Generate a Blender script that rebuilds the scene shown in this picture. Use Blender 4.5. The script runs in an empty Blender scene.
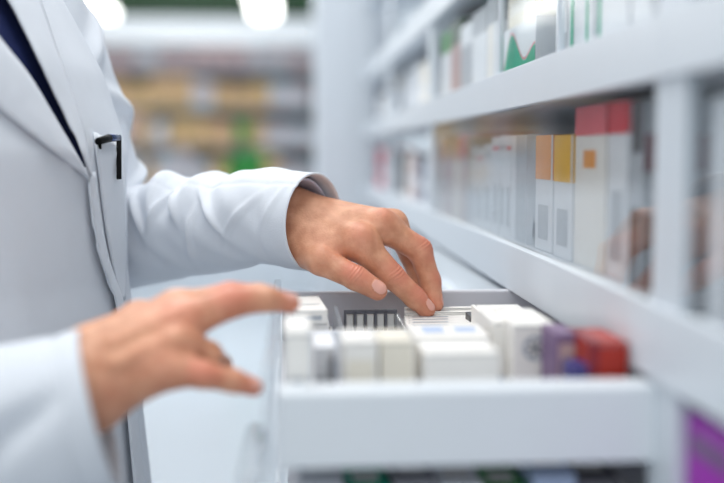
import bpy, bmesh, math, random
import numpy as np
from mathutils import Vector, Matrix
random.seed(7); np.random.seed(7)
S = bpy.context.scene
COL = S.collection
CZ = 1.25                                   # camera height
FPX = 1000.0
# ------------------------------------------------------------------ camera
yaw, pitch = math.atan(72/FPX), math.atan(89/FPX)
FW = Vector((math.sin(yaw)*math.cos(pitch), math.cos(yaw)*math.cos(pitch), -math.sin(pitch)))
RT = Vector((math.cos(yaw), -math.sin(yaw), 0))
UP = RT.cross(FW)
CAM = Vector((0, 0, CZ))
cd = bpy.data.cameras.new('camera'); cam = bpy.data.objects.new('camera', cd); COL.objects.link(cam)
R3 = Matrix((RT, UP, -FW)).transposed()
cam.matrix_world = Matrix.Translation(CAM) @ R3.to_4x4()
cd.sensor_width = 36; cd.lens = FPX/724*36
cd.clip_start = .02
cd.dof.use_dof = True; cd.dof.focus_distance = .955; cd.dof.aperture_fstop = 1.7
S.camera = cam
def ray(px, py): return FW*FPX + RT*(px-362) - UP*(py-241.5)
def PY(px, py, Y):                          # point on the world plane y = Y seen at a picture position
    d = ray(px, py); return CAM + d*(Y/d.y)
def PX(px, py, X):
    d = ray(px, py); return CAM + d*(X/d.x)
def YX(px, X): return PX(px, 152, X).y
# ------------------------------------------------------------------ materials
def lin(c):
    return tuple(((v/255)/12.92 if v/255 <= .04045 else ((v/255+.055)/1.055)**2.4) for v in c)
def mat(name, rgb, rough=.5, var=.06, scale=30, bump=0, bscale=200, metal=0, spec=.5, emit=0, sss=0):
    m = bpy.data.materials.new(name); m.use_nodes = True
    nt = m.node_tree; N = nt.nodes; L = nt.links
    b = N['Principled BSDF']; c = lin(rgb)
    tc = N.new('ShaderNodeTexCoord'); no = N.new('ShaderNodeTexNoise')
    no.inputs['Scale'].default_value = scale; no.inputs['Detail'].default_value = 3
    L.new(tc.outputs['Object'], no.inputs['Vector'])
    mx = N.new('ShaderNodeMix'); mx.data_type = 'RGBA'
    mx.inputs[6].default_value = (*[v*(1-var) for v in c], 1); mx.inputs[7].default_value = (*[min(1, v*(1+var)) for v in c], 1)
    L.new(no.outputs['Fac'], mx.inputs[0]); L.new(mx.outputs[2], b.inputs['Base Color'])
    b.inputs['Roughness'].default_value = rough; b.inputs['Metallic'].default_value = metal
    b.inputs['Specular IOR Level'].default_value = spec
    if emit:
        b.inputs['Emission Color'].default_value = (*c, 1); b.inputs['Emission Strength'].default_value = emit
    if sss:
        b.inputs['Subsurface Weight'].default_value = sss
        b.inputs['Subsurface Radius'].default_value = (1, .35, .2); b.inputs['Subsurface Scale'].default_value = .004
    if bump:
        n2 = N.new('ShaderNodeTexNoise'); n2.inputs['Scale'].default_value = bscale; n2.inputs['Detail'].default_value = 4
        L.new(tc.outputs['Object'], n2.inputs['Vector'])
        bp = N.new('ShaderNodeBump'); bp.inputs['Strength'].default_value = bump; bp.inputs['Distance'].default_value = .002
        L.new(n2.outputs['Fac'], bp.inputs['Height']); L.new(bp.outputs['Normal'], b.inputs['Normal'])
    return m
def glass_mat(name, tint=(.97, .985, .98), refl=.6, rough=.0, milky=0):
    m = bpy.data.materials.new(name); m.use_nodes = True
    nt = m.node_tree; N = nt.nodes; L = nt.links; N.remove(N['Principled BSDF'])
    out = N['Material Output']
    tr = N.new('ShaderNodeBsdfTransparent'); tr.inputs[0].default_value = (*tint, 1)
    gl = N.new('ShaderNodeBsdfGlossy'); gl.inputs['Roughness'].default_value = rough
    lw = N.new('ShaderNodeLayerWeight'); lw.inputs[0].default_value = .5
    pw = N.new('ShaderNodeMath'); pw.operation = 'POWER'; pw.inputs[1].default_value = 5; L.new(lw.outputs['Facing'], pw.inputs[0])
    fr = N.new('ShaderNodeMath'); fr.operation = 'MULTIPLY_ADD'; fr.inputs[1].default_value = refl; fr.inputs[2].default_value = .02
    L.new(pw.outputs[0], fr.inputs[0])
    ms = N.new('ShaderNodeMixShader'); L.new(fr.outputs[0], ms.inputs[0])
    L.new(tr.outputs[0], ms.inputs[1]); L.new(gl.outputs[0], ms.inputs[2]); o = ms
    if milky:
        df = N.new('ShaderNodeBsdfDiffuse'); df.inputs[0].default_value = (.85, .88, .9, 1)
        tl = N.new('ShaderNodeBsdfTranslucent'); tl.inputs[0].default_value = (.85, .88, .9, 1)
        a = N.new('ShaderNodeMixShader'); a.inputs[0].default_value = .5
        L.new(df.outputs[0], a.inputs[1]); L.new(tl.outputs[0], a.inputs[2])
        o = N.new('ShaderNodeMixShader'); o.inputs[0].default_value = milky
        L.new(ms.outputs[0], o.inputs[1]); L.new(a.outputs[0], o.inputs[2])
    L.new(o.outputs[0], out.inputs['Surface'])
    return m
M = {}
M['white'] = mat('white_laminate', (212, 219, 227), .35, .015)
M['white_warm'] = mat('white_card', (238, 236, 232), .5, .02)
M['white_cool'] = mat('cool_white_card', (228, 232, 238), .5, .02)
M['grey_card'] = mat('grey_card', (178, 184, 192), .5, .03)
M['cream'] = mat('cream_card', (232, 226, 212), .5, .03)
M['drawer'] = mat('drawer_plastic', (226, 232, 238), .35, .015)
M['drawer_in'] = mat('drawer_grey_metal', (206, 207, 214), .4, .03)
M['dark'] = mat('dark_plastic', (38, 38, 44), .4, .1)
M['dgrey'] = mat('dark_grey_plastic', (84, 84, 92), .45, .08)
M['mgrey'] = mat('mid_grey', (128, 130, 138), .5, .05)
M['beige'] = mat('beige_board', (232, 226, 218), .6, .04)
M['yellow'] = mat('yellow_print', (246, 190, 30), .45, .04)
M['orange'] = mat('orange_print', (240, 158, 60), .45, .05)
M['red'] = mat('red_print', (220, 60, 74), .45, .06)
M['pink'] = mat('pink_print', (232, 104, 116), .45, .05)
M['crimson'] = mat('dark_red_print', (120, 18, 40), .45, .05)
M['orred'] = mat('orange_red_print', (164, 34, 14), .4, .06)
M['purple'] = mat('purple_print', (116, 88, 128), .4, .08)
M['magenta'] = mat('magenta_print', (162, 44, 176), .4, .08)
M['blue'] = mat('blue_print', (50, 46, 120), .4, .05)
M['paleblue'] = mat('pale_blue_print', (170, 190, 222), .5, .05)
M['navy'] = mat('navy_print', (44, 58, 96), .5, .08)
M['teal'] = mat('teal_print', (0, 168, 134), .5, .03, spec=.2)
M['green'] = mat('green_print', (30, 140, 50), .45, .08)
M['dgreen'] = mat('dark_green_sign', (8, 62, 20), .4, .05)
M['tan'] = mat('tan_print', (186, 156, 108), .55, .12, 8)
M['peach'] = mat('peach_print', (196, 156, 124), .55, .1, 8)
M['rose'] = mat('rose_grey_print', (186, 160, 160), .55, .08)
M['coat'] = mat('white_cotton_twill', (218, 223, 231), .85, .02, 60, .25, 900, spec=.2)
M['shirt'] = mat('navy_shirt_cloth', (26, 36, 78), .8, .15, 80, .3, 900, spec=.2)
M['cuff_in'] = mat('lilac_shirt_cuff', (196, 198, 216), .8, .05, 60, .2, 900, spec=.2)
M['trouser'] = mat('dark_trouser_cloth', (48, 52, 62), .85, .1, 60, .2, 700, spec=.2)
M['shoe'] = mat('black_leather', (24, 24, 26), .35, .1)
M['black'] = mat('black_gloss_plastic', (7, 7, 9), .6, .1, spec=.12)
M['steel'] = mat('blue_steel', (70, 84, 120), .25, .05, metal=.8)
M['floor'] = mat('pale_vinyl_floor', (208, 216, 224), .25, .02, 3)
M['wall'] = mat('pale_painted_wall', (214, 222, 230), .7, .015, 4)
M['fixture'] = mat('grey_display_metal', (120, 122, 128), .5, .05, 5)
M['header'] = mat('white_header_glow', (248, 250, 252), .4, .01, emit=.12)  # slight emission put in to whiten the header, which is no lamp
M['tube'] = mat('lit_tube', (255, 255, 250), .5, 0, emit=7)
M['glass'] = glass_mat('clear_glass', (.98, .985, .985), 1.1)
M['glass_up'] = glass_mat('thin_clear_glass', (.985, .99, .99), .12)
M['acrylic'] = glass_mat('clear_acrylic', (.97, .98, .99), .4, .05, .15)
def skin_mat():
    m = bpy.data.materials.new('skin'); m.use_nodes = True
    nt = m.node_tree; N = nt.nodes; L = nt.links; b = N['Principled BSDF']
    tc = N.new('ShaderNodeTexCoord')
    n1 = N.new('ShaderNodeTexNoise'); n1.inputs['Scale'].default_value = 70; n1.inputs['Detail'].default_value = 5
    L.new(tc.outputs['Object'], n1.inputs['Vector'])
    r = N.new('ShaderNodeValToRGB')
    r.color_ramp.elements[0].position = .3; r.color_ramp.elements[0].color = (*lin((194, 134, 103)), 1)
    r.color_ramp.elements[1].position = .75; r.color_ramp.elements[1].color = (*lin((230, 174, 142)), 1)
    L.new(n1.outputs['Fac'], r.inputs[0])
    at = N.new('ShaderNodeAttribute'); at.attribute_name = 'flush'
    mx = N.new('ShaderNodeMix'); mx.data_type = 'RGBA'; mx.inputs[7].default_value = (*lin((214, 122, 102)), 1)
    L.new(at.outputs['Fac'], mx.inputs[0]); L.new(r.outputs[0], mx.inputs[6]); L.new(mx.outputs[2], b.inputs['Base Color'])
    b.inputs['Roughness'].default_value = .48; b.inputs['Specular IOR Level'].default_value = .4
    b.inputs['Subsurface Weight'].default_value = .15; b.inputs['Subsurface Radius'].default_value = (1, .35, .2)
    b.inputs['Subsurface Scale'].default_value = .004
    v = N.new('ShaderNodeTexVoronoi'); v.inputs['Scale'].default_value = 520
    n2 = N.new('ShaderNodeTexNoise'); n2.inputs['Scale'].default_value = 300; n2.inputs['Detail'].default_value = 4
    L.new(tc.outputs['Object'], v.inputs['Vector']); L.new(tc.outputs['Object'], n2.inputs['Vector'])
    ad = N.new('ShaderNodeMath'); L.new(v.outputs['Distance'], ad.inputs[0]); L.new(n2.outputs['Fac'], ad.inputs[1])
    bp = N.new('ShaderNodeBump'); bp.inputs['Strength'].default_value = .22; bp.inputs['Distance'].default_value = .0008
    L.new(ad.outputs[0], bp.inputs['Height']); L.new(bp.outputs['Normal'], b.inputs['Normal'])
    return m
M['skin'] = skin_mat()
M['nail'] = mat('fingernail', (226, 168, 152), .28, .04, 100)
# ------------------------------------------------------------------ object helpers
def wloc(o):
    v = Vector((0, 0, 0))
    while o: v += o.location; o = o.parent
    return v
def tag(o, label=None, cat=None, group=None, kind=None):
    if label: o['label'] = label
    if cat: o['category'] = cat
    if group: o['group'] = group
    if kind: o['kind'] = kind
    return o
def empty(name, loc, label, cat, group=None, kind=None):
    o = bpy.data.objects.new(name, None); o.empty_display_size = .05; COL.objects.link(o); o.location = loc
    return tag(o, label, cat, group, kind)
def obj(name, verts, faces, mats, parent=None, smooth=False, fm=None, label=None, loc=None):
    """verts in world space; the object's origin becomes loc (default: parent's origin or 0)"""
    base = wloc(parent) if parent else Vector((0, 0, 0))
    org = Vector(loc) if loc is not None else base
    me = bpy.data.meshes.new(name)
    me.from_pydata([tuple(Vector(v)-org) for v in verts], [], [tuple(int(i) for i in f) for f in faces]); me.update()
    for m in (mats if isinstance(mats, (list, tuple)) else [mats]): me.materials.append(m)
    if fm is not None: me.polygons.foreach_set('material_index', np.asarray(fm, dtype=np.int32))
    if smooth: me.polygons.foreach_set('use_smooth', np.ones(len(me.polygons), dtype=bool))
    o = bpy.data.objects.new(name, me); COL.objects.link(o)
    o.parent = parent; o.location = org-base
    if label: o['label'] = label
    return o
class MB:
    def __init__(s): s.v = []; s.f = []; s.m = []
    def add(s, v, f, m=0):
        n = len(s.v); s.v += [tuple(x) for x in v]; s.f += [tuple(i+n for i in q) for q in f]; s.m += [m]*len(f)
    def box(s, x0, x1, y0, y1, z0, z1, m=0, bev=.0015):
        bm = bmesh.new(); bmesh.ops.create_cube(bm, size=1)
        for v in bm.verts:
            v.co = Vector(((x0+x1)/2+v.co.x*(x1-x0), (y0+y1)/2+v.co.y*(y1-y0), (z0+z1)/2+v.co.z*(z1-z0)))
        if bev:
            bmesh.ops.bevel(bm, geom=bm.edges[:], offset=min(bev, .3*min(x1-x0, y1-y0, z1-z0)), segments=2, profile=.5, affect='EDGES')
        bm.verts.index_update()
        s.add([v.co[:] for v in bm.verts], [[v.index for v in f.verts] for f in bm.faces], m); bm.free()
    def cyl(s, a, b, r, m=0, n=16, r2=None):
        a = Vector(a); b = Vector(b); d = (b-a).normalized(); r2 = r if r2 is None else r2
        u = d.orthogonal().normalized(); w = d.cross(u); v = []
        for (c, rr) in ((a, r*.9), (a+d*r*.1, r), (b-d*r2*.1, r2), (b, r2*.9)):
            for i in range(n):
                t = 2*math.pi*i/n; v.append(c+u*rr*math.cos(t)+w*rr*math.sin(t))
        f = [[k*n+i, k*n+(i+1) % n, (k+1)*n+(i+1) % n, (k+1)*n+i] for k in range(3) for i in range(n)]
        f += [list(range(n))[::-1], [3*n+i for i in range(n)]]
        s.add(v, f, m)
    def build(s, name, mats, parent=None, smooth=False, label=None, loc=None):
        return obj(name, s.v, s.f, mats, parent, smooth, s.m, label, loc)
def struct(name, mb, mats):
    o = mb.build(name, mats); o['kind'] = 'structure'; return o
# ------------------------------------------------------------------ cartons
def carton_mesh(sx, sy, sz, mats, prints=(), flap='z'):
    """a folded carton, base at z=0, centred in x,y. prints: (face, u0,u1,v0,v1, mat) in 0..1 of the face"""
    mb = MB(); mb.box(-sx/2, sx/2, -sy/2, sy/2, 0, sz, 0, .0009)
    e = .0003
    def quad(face, u0, u1, v0, v1, m, k=1):
        ee = e*k
        def p(u, v):
            if face == '-x': return (-sx/2-ee, sy/2-u*sy, v*sz)
            if face == '-y': return (-sx/2+u*sx, -sy/2-ee, v*sz)
            return (-sx/2+u*sx, -sy/2+v*sy, sz+ee)
        mb.add([p(u0, v0), p(u1, v0), p(u1, v1), p(u0, v1)], [(0, 1, 2, 3)], m)
    fl = len(mats)-1
    # tuck-flap slit on the top and the seam down the side
    if flap == 'z':
        quad('+z', .06, .94, .93, .95, fl); quad('+z', .06, .075, .80, .95, fl); quad('+z', .925, .94, .80, .95, fl)
        quad('-y', .02, .98, .965, .975, fl)
    for p in prints: quad(*p)
    return mb
def carton(label, loc, size, mats, prints=(), rz=0, group=None, name='medicine_carton', extra=None, cat='box', tilt=0):
    mb = carton_mesh(*size, list(mats)+[M['mgrey']], prints)
    if extra: extra(mb, *size)
    o = obj(name, mb.v, mb.f, list(mats)+[M['mgrey']], None, False, mb.m, None, None)
    o.location = loc; o.rotation_euler = (tilt, 0, rz)
    return tag(o, label, cat, group)
# ------------------------------------------------------------------ setting
mb = MB(); mb.box(-5, 3, -1.5, 10.2, -.05, 0, 0, 0); struct('floor', mb, M['floor'])
mb = MB(); mb.box(-5, 3, 9.75, 9.9, 0, 2.9, 0, 0); struct('wall_back', mb, M['wall'])
mb = MB(); mb.box(.85, .95, -1.5, 9.75, 0, 2.9, 0, 0); struct('wall_right', mb, M['wall'])
mb = MB(); mb.box(-5, .85, 4.5, 9.75, 2.9, 2.95, 0, 0); struct('ceiling', mb, M['wall'])
mb = MB(); x0 = PY(316, 150, 3.1).x; x1 = PY(400, 150, 3.1).x
mb.box(x0, x1, 3.1, 3.45, 0, 2.9, 0, .01); struct('trim_1', mb, M['white'])
# far display
YB = 9.0
def zb(py, Y=YB): return PY(290, py, Y).z
def xb(px, Y=YB): return PY(px, 152, Y).x
disp = empty('display_shelving', ((xb(40)+xb(316))/2, YB+.2, 0), 'tall grey display shelving with white and green header by far wall', 'shelving')
mb = MB(); X0d, X1d = xb(-60), xb(330)
mb.box(X0d, X1d, YB+.42, YB+.45, 0, zb(-40)); mb.build('back_panel', M['fixture'], disp)
mb = MB(); mb.box(X0d, X1d, YB-.06, YB-.02, zb(46), zb(19), 0, .01); mb.build('white_header', M['header'], disp)
mb = MB(); mb.box(X0d, X1d, YB-.05, YB-.01, zb(17), zb(-30), 0, .01); mb.build('green_header', M['dgreen'], disp)
shz = [.96, 1.30, 1.64, 1.98]
for z in shz:
    mb = MB(); mb.box(X0d, X1d, YB, YB+.42, z-.03, z); mb.build('shelf', M['fixture'], disp)
mb = MB(); mb.box(X0d, X1d, YB-.01, YB+.42, 0, .94, 0, .005); mb.build('base_cabinet', M['white'], disp)
for x in (X0d, X1d):
    mb = MB(); mb.box(x-.03, x+.03, YB-.02, YB+.45, 0, zb(-40)); mb.build('upright', M['fixture'], disp)
pal = {'tan': ('tan carton on far display shelves', 'tan cartons on the far display'),
       'peach': ('peach carton on far display shelves', 'peach cartons on the far display'),
       'green': ('green carton on far display shelves', 'green cartons on the far display'),
       'rose': ('rose grey carton on far display shelves', 'rose grey cartons on the far display'),
       'grey_card': ('pale grey carton on far display shelves', 'pale grey cartons on the far display')}
rr = random.Random(3)
for k, z in enumerate(shz):
    if z < .9: continue
    x = xb(70)
    while x < xb(308):
        w = rr.uniform(.11, .2); px = 290+(x+w/2)/YB*1000; py = 152-(z+.14-CZ)/YB*1000
        if rr.random() < .16: c = rr.choice(['rose', 'grey_card'])
        elif px < 92 or px > 278: c = rr.choice(['rose', 'grey_card', 'grey_card'])
        elif py < 84: c = rr.choice(['rose', 'grey_card', 'tan'])
        elif px > 228 and py > 96: c = rr.choice(['green', 'green', 'tan'])
        elif px > 190 and py > 138: c = rr.choice(['green', 'tan', 'peach'])
        elif px < 190: c = rr.choice(['tan', 'tan', 'peach', 'grey_card'])
        else: c = rr.choice(['peach', 'tan', 'tan'])
        h = rr.uniform(.17, .305)
        carton(pal[c][0], (x+w/2, YB+.16, z+.0008), (w-.012, .24, h), [M[c], M[{'tan': 'peach', 'peach': 'tan', 'green': 'dgreen', 'rose': 'mgrey', 'grey_card': 'rose'}[c]]],
               [('-y', .1, .9, .45, .8, 1)] if rr.random() < .5 else [('-y', .2, .8, .15, .4, 1)], group=pal[c][1], name='product_carton')
        x += w
# ceiling lights
for (px, lab) in ((104, 'long lit ceiling tube light, left of the two, above far display'), (265, 'long lit ceiling tube light, right of the two, above far display')):
    p = PY(px, 14, 8.3)
    t = empty('ceiling_light', (p.x, p.y-1.2, p.z), lab, 'light')
    mb = MB(); mb.box(p.x-.10, p.x+.10, p.y-2.6, p.y, p.z-.03, p.z+.03, 0, .02); mb.build('diffuser', M['tube'], t)
    mb = MB(); mb.box(p.x-.08, p.x+.08, p.y-2.6, p.y, p.z+.0301, p.z+.07, 0, .005); mb.build('housing', M['white'], t)
    for yy in (p.y-2.2, p.y-.4):
        mb = MB(); mb.cyl((p.x, yy, p.z+.07), (p.x, yy, 2.9), .008); mb.build('suspension_rod', M['white'], t)
# ------------------------------------------------------------------ shelving bays
XF = .2228                                   # plane of the shelf edges
ZU0, ZU1 = CZ+.045, CZ+.084                  # upper board
ZL0, ZL1 = CZ-.140, CZ-.094                  # lower board
ZT0, ZT1 = CZ+.205, CZ+.245
def bay(y0, y1, label, glass=True, drawers=True, low_open=False):
    u = empty('shelving_unit', (XF+.2, (y0+y1)/2, 0), label, 'shelving', 'white shelving units along the right wall')
    for (za, zb_) in ((ZT0, ZT1), (ZU0, ZU1), (ZL0, ZL1)):
        mb = MB(); mb.box(XF, XF+.36, y0, y1, za, zb_, 0, .0005); mb.build('shelf', M['white'], u)
    for z in (CZ+.42, CZ+.6):
        mb = MB(); mb.box(XF, XF+.36, y0+.003, y1-.003, z, z+.04, 0, .003); mb.build('shelf', M['white'], u)
    mb = MB(); mb.box(XF+.345, XF+.36, y0, y1, 0, CZ+.7); mb.build('back_panel', M['beige'], u)
    for yy in (y0+.0115, y1-.0115):
        mb = MB(); mb.box(XF+.004, XF+.015, yy-.0105, yy+.0105, 0, CZ+.7, 0, .002); mb.build('post', M['white'], u)
        mb = MB(); mb.box(XF+.325, XF+.347, yy-.011, yy+.011, 0, CZ+.7, 0, .002); mb.build('post', M['white'], u)
    mb = MB(); mb.box(XF+.02, XF+.345, y1-.008, y1-.002, 0, ZL0); mb.build('side_panel', M['white'], u)
    mb = MB(); mb.box(XF+.01, XF+.345, y0, y1, 0, .1); mb.build('plinth', M['white'], u)
    if glass:
        for (za, zb_) in ((ZU1, ZT0), (ZL1, ZU0)):
            ys = [y0+.024]+(glass if za > CZ else glass[:1])+[y1-.024]
            for a, b in zip(ys[:-1], ys[1:]):
                mb = MB(); mb.box(XF+.006, XF+.009, a+.0005, b-.0005, za+.001, zb_-.001, 0, 0)
                mb.build('glass_pane', M['glass_up'] if za > CZ else M['glass'], u)
            for a in (glass if za > CZ else []):
                mb = MB(); mb.box(XF+.0045, XF+.0105, a-.0025, a+.0025, za+.001, zb_-.001, 0, .001); mb.build('glazing_strip', M['white'], u)
    return u
bayA = bay(.5905, 1.62, 'white shelving unit holding the open drawer, hands reaching in', glass=[YX(493, XF), YX(550, XF)])
bayB = bay(-.05, .590, 'white shelving unit nearest the viewer at right picture edge', glass=[.3])
bayC = bay(1.6205, 2.30, 'white shelving unit beyond the one with the open drawer', glass=None)
bayD = bay(2.3005, 3.0, 'white shelving unit farthest along the right, beside the pale pillar', glass=None)
# drawers of the drawer unit. rim at ZR
ZR = CZ-.1445; ZF = ZR-.0495
DY0, DY1 = .598, 1.013
XD0 = PY(277, 388, DY0).x
def drawer(u, xo, ya, yb, zr, zf, inner=True):
    d = MB(); t = .010
    d.box(xo, xo+.36, ya, ya+.024, zf, zr, 0, .003)
    d.box(xo, xo+.36, yb-t, yb, zf, zr+.004, 1, .002)
    d.box(xo+.35, xo+.36, ya+t, yb-t, zf, zr, 1, .001)
    d.box(xo, xo+.36, ya+t, yb-t, zf, zf+.004, 1, 0)
    o = d.build('drawer', [M['drawer'], M['drawer_in']], u)
    f = MB(); f.box(xo-.008, xo-.001, ya-.004, yb+.004, zf-.016, zr+.016, 0, .002)
    f.build('clear_front', M['acrylic'], o, label='clear plastic drawer front')
    h = MB(); yc = (ya+yb)/2
    h.cyl((xo-.018, ya+.005, zf-.012), (xo-.018, ya+.13, zf-.012), .008)
    h.box(xo-.018, xo-.0081, ya+.01, ya+.125, zf-.014, zf-.010, 0, .001)
    h.build('handle', M['acrylic'], o, True, label='clear plastic drawer handle')
    return o
dr = drawer(bayA, XD0, DY0, DY1, ZR, ZF)
# dark liner of the runner where the drawer enters the unit
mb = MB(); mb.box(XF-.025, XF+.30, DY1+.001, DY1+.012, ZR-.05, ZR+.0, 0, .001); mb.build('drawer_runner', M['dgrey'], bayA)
lo = drawer(bayA, XD0+.005, DY0, DY1, ZR-.115, ZF-.115)
# closed drawers farther along
for (ya, yb) in ((1.0, 1.60),):
    for zz in (ZL0-.075, ZL0-.185, ZL0-.295, ZL0-.405):
        mb = MB(); mb.box(XF+.004, XF+.30, ya+.006, yb, zz, zz+.066, 0, .003)
        o = mb.build('drawer', M['drawer'], bayA)
        h = MB(); h.box(XF-.012, XF+.004, ya+.15, yb-.15, zz+.02, zz+.03, 0, .003); h.build('handle', M['white'], o)
for zz in (.16, .42, .68):
    mb = MB(); mb.box(XF+.004, XF+.30, .63, .985, zz, zz+.2, 0, .003); o = mb.build('drawer', M['drawer'], bayA)
    h = MB(); h.box(XF-.012, XF+.004, .7, .9, zz+.14, zz+.15, 0, .003); h.build('handle', M['white'], o)
# divider strips inside the open drawer
mb = MB(); Yd = .815
mb.box(XD0+.004, PY(414, 330, Yd).x, Yd-.003, Yd+.003, ZF+.006, ZR-.002, 0, .001); mb.build('divider', M['white'], dr)
mb = MB(); x = PY(337, 312, .93).x; mb.box(x-.002, x+.002, .83, .965, ZF+.006, ZR-.004, 0, .001); mb.build('divider', M['acrylic'], dr)
mb = MB(); x = PY(398, 312, .93).x; mb.box(x-.002, x+.002, .83, .965, ZF+.006, ZR-.008, 0, .001); mb.build('divider', M['acrylic'], dr)
# ------------------------------------------------------------------ boxes in the drawer
FB = ZF+.0045
def dbox(label, px0, px1, Y0, Y1, pytop, mats, prints=(), group=None, extra=None, rz=0, zbase=None, name='medicine_carton', Yt=None):
    """carton in the open drawer: x range from picture columns at its front, its top read at the front edge"""
    a = PY(px0, pytop, Y0); b = PY(px1, pytop, Y0); z0 = FB if zbase is None else zbase
    b.x = min(b.x, XF-.0015)
    return carton(label, ((a.x+b.x)/2, (Y0+Y1)/2, z0), (b.x-a.x, Y1-Y0, a.z-z0), mats, prints, rz, group, name, extra)
W = [M['white_warm'], M['grey_card'], M['paleblue']]
# row of slim cartons under the fingertips
n = 0
labs = ['slim white carton on edge in drawer, touched by the fingertips',
        'slim white carton on edge, just in front of the touched one',
        'slim white carton on edge, second in front of the touched one',
        'slim white carton on edge, nearest of the row under fingertips',
        'slim white carton on edge, just behind the touched one',
        'slim white carton on edge, farthest of the row by the drawer side']
for i, (y0, y1, py) in enumerate(((.940, .956, 318.5), (.920, .937, 321), (.899, .917, 324), (.874, .896, 327), (.958, .964, 312), (.966, .973, 308))):
    dbox(labs[i], 405.5+i*.6 if i < 4 else 405, 478 if i < 4 else 480, y0, y1, py, W, [('+z', .1, .6, .3, .6, 1), ('-y', .2, .8, .6, .8, 2)], 'slim cartons under the fingertips')
# flat cartons far left
z = FB
for i, (lab, w, h) in enumerate((('flat white carton at bottom of the stack by the pointing fingertip', .05, .024), ('flat white carton in middle of the stack by the pointing fingertip', .046, .018), ('flat white carton on top of the stack by the pointing fingertip', .042, .013))):
    p = PY(313, 310, .90)
    carton(lab, (p.x-.002*i, .905-.004*i, z), (w-.016, .088, h-.0006), [M['white_warm'], M['grey_card']], [('+z', .15, .85, .35, .38, 1), ('-y', .2, .8, .3, .6, 1)], .06*(i-1), 'flat cartons stacked at drawer front corner'); z += h
# dark slotted rack with pale cards
a = PY(345, 310, .945); b = PY(396, 310, .945)
rk = empty('slotted_rack', ((a.x+b.x)/2, .95, FB), 'dark grey slotted rack standing in drawer below the thumb', 'rack')
mb = MB()
mb.box(a.x, b.x, .943, .947, a.z-.004, a.z, 0, .001); mb.box(a.x, b.x, .943, .947, FB, FB+.006, 0, .001)
for k in range(6):
    x = a.x+(b.x-a.x)*k/5; mb.box(x-.0012, x+.0012, .943, .947, FB, a.z, 0, .0005)
mb.build('grille', M['dgrey'], rk)
mb = MB(); mb.box(a.x, b.x, .962, .965, FB, a.z-.003, 0, .001); mb.build('back_plate', M['mgrey'], rk)
mb = MB(); mb.box(a.x, b.x, .947, .962, FB, FB+.004, 0, .001); mb.build('base', M['dgrey'], rk)
for k in range(5):
    x0 = a.x+(b.x-a.x)*(k+.16)/5; x1 = a.x+(b.x-a.x)*(k+.86)/5
    mb = MB(); mb.box(-(x1-x0)/2, (x1-x0)/2, -.006, .006, 0, a.z-.005-FB-.0045, 0, .001)
    mb.add([(-(x1-x0)*.4, -.0063, .012), ((x1-x0)*.4, -.0063, .012), ((x1-x0)*.4, -.0063, .016), (-(x1-x0)*.4, -.0063, .016)], [(0, 1, 2, 3)], 1)
    o = obj('small_carton', mb.v, mb.f, [M['white_warm'], M['grey_card']], None, False, mb.m); o.location = ((x0+x1)/2, .955, FB+.0045)
    tag(o, 'small pale carton filling a slot of the dark grey rack', 'box', 'small cartons in the slotted rack')
# middle row
dbox('white carton with pale blue print, right of centre in front of the fingertips', 416, 490, .735, .79, 337, W, [('+z', .15, .45, .3, .75, 2), ('+z', .6, .9, .35, .7, 2), ('-y', .0, 1, .0, .22, 1)], None)
dbox('low white carton lying between blue printed carton and near drawer side', 424, 500, .650, .70, 353, [M['white_warm'], M['white_cool']], [('-y', .1, .9, .3, .6, 1)], None)
def emblem(mb, sx, sy, sz):
    def ring(cx, cz, r0, r1, m, k, n=28, a0=0, a1=2*math.pi):
        v = []; f = []
        for i in range(n+1):
            t = a0+(a1-a0)*i/n
            v += [(cx+r0*math.cos(t), -sy/2-.0004*k, cz+r0*math.sin(t)), (cx+r1*math.cos(t), -sy/2-.0004*k, cz+r1*math.sin(t))]
        for i in range(n): f.append((2*i, 2*i+1, 2*i+3, 2*i+2))
        mb.add(v, f, m)
    r = min(sx, sz)*.30
    ring(0, sz*.72, r*.72, r, 1, 1); ring(0, sz*.72, 0, r*.30, 2, 1)
    for k in range(6): ring(0, sz*.72, r*.30, r*.72, 2, 1, 4, k*math.pi/3, k*math.pi/3+.45)
dbox('white carton with round grey emblem on its end', 514, 557, .72, .80, 325, [M['white_warm'], M['grey_card'], M['mgrey']], (), None, emblem)
dbox('plain white carton left of the emblem carton', 494, 516, .752, .815, 322, [M['white_warm'], M['grey_card']], [('-y', .2, .8, .2, .3, 1)], None)
dbox('plain white carton behind the emblem carton by drawer side', 486, 536, .825, .895, 317, [M['white_warm'], M['grey_card']], [('-y', .2, .8, .2, .3, 1)], None)
dbox('black carton lying far right in drawer behind the white ones', 470, 500, .905, .93, 316, [M['dark'], M['mgrey']], (), None)
# right end
dbox('purple carton between emblem carton and red carton', 557, 579, .668, .71, 334, [M['purple'], M['rose']], [('-y', .1, .9, .45, .9, 1)], None)
dbox('small blue carton below the purple one near drawer side', 572, 590, .636, .66, 366, [M['blue'], M['navy']], [('-y', .1, .9, .2, .4, 1)], None)
dbox('red orange carton at right end of the open drawer', 590, 634, .634, .69, 343, [M['orred'], M['crimson'], M['orange']], [('-y', 0, .22, 0, 1, 1), ('-y', .45, .8, .15, .3, 2), ('+z', 0, .3, 0, 1, 1)], None)
dbox('dark red carton standing behind the red orange carton', 576, 604, .70, .735, 336, [M['crimson'], M['dark']], [('-y', 0, 1, 0, .4, 1)], None)
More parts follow.
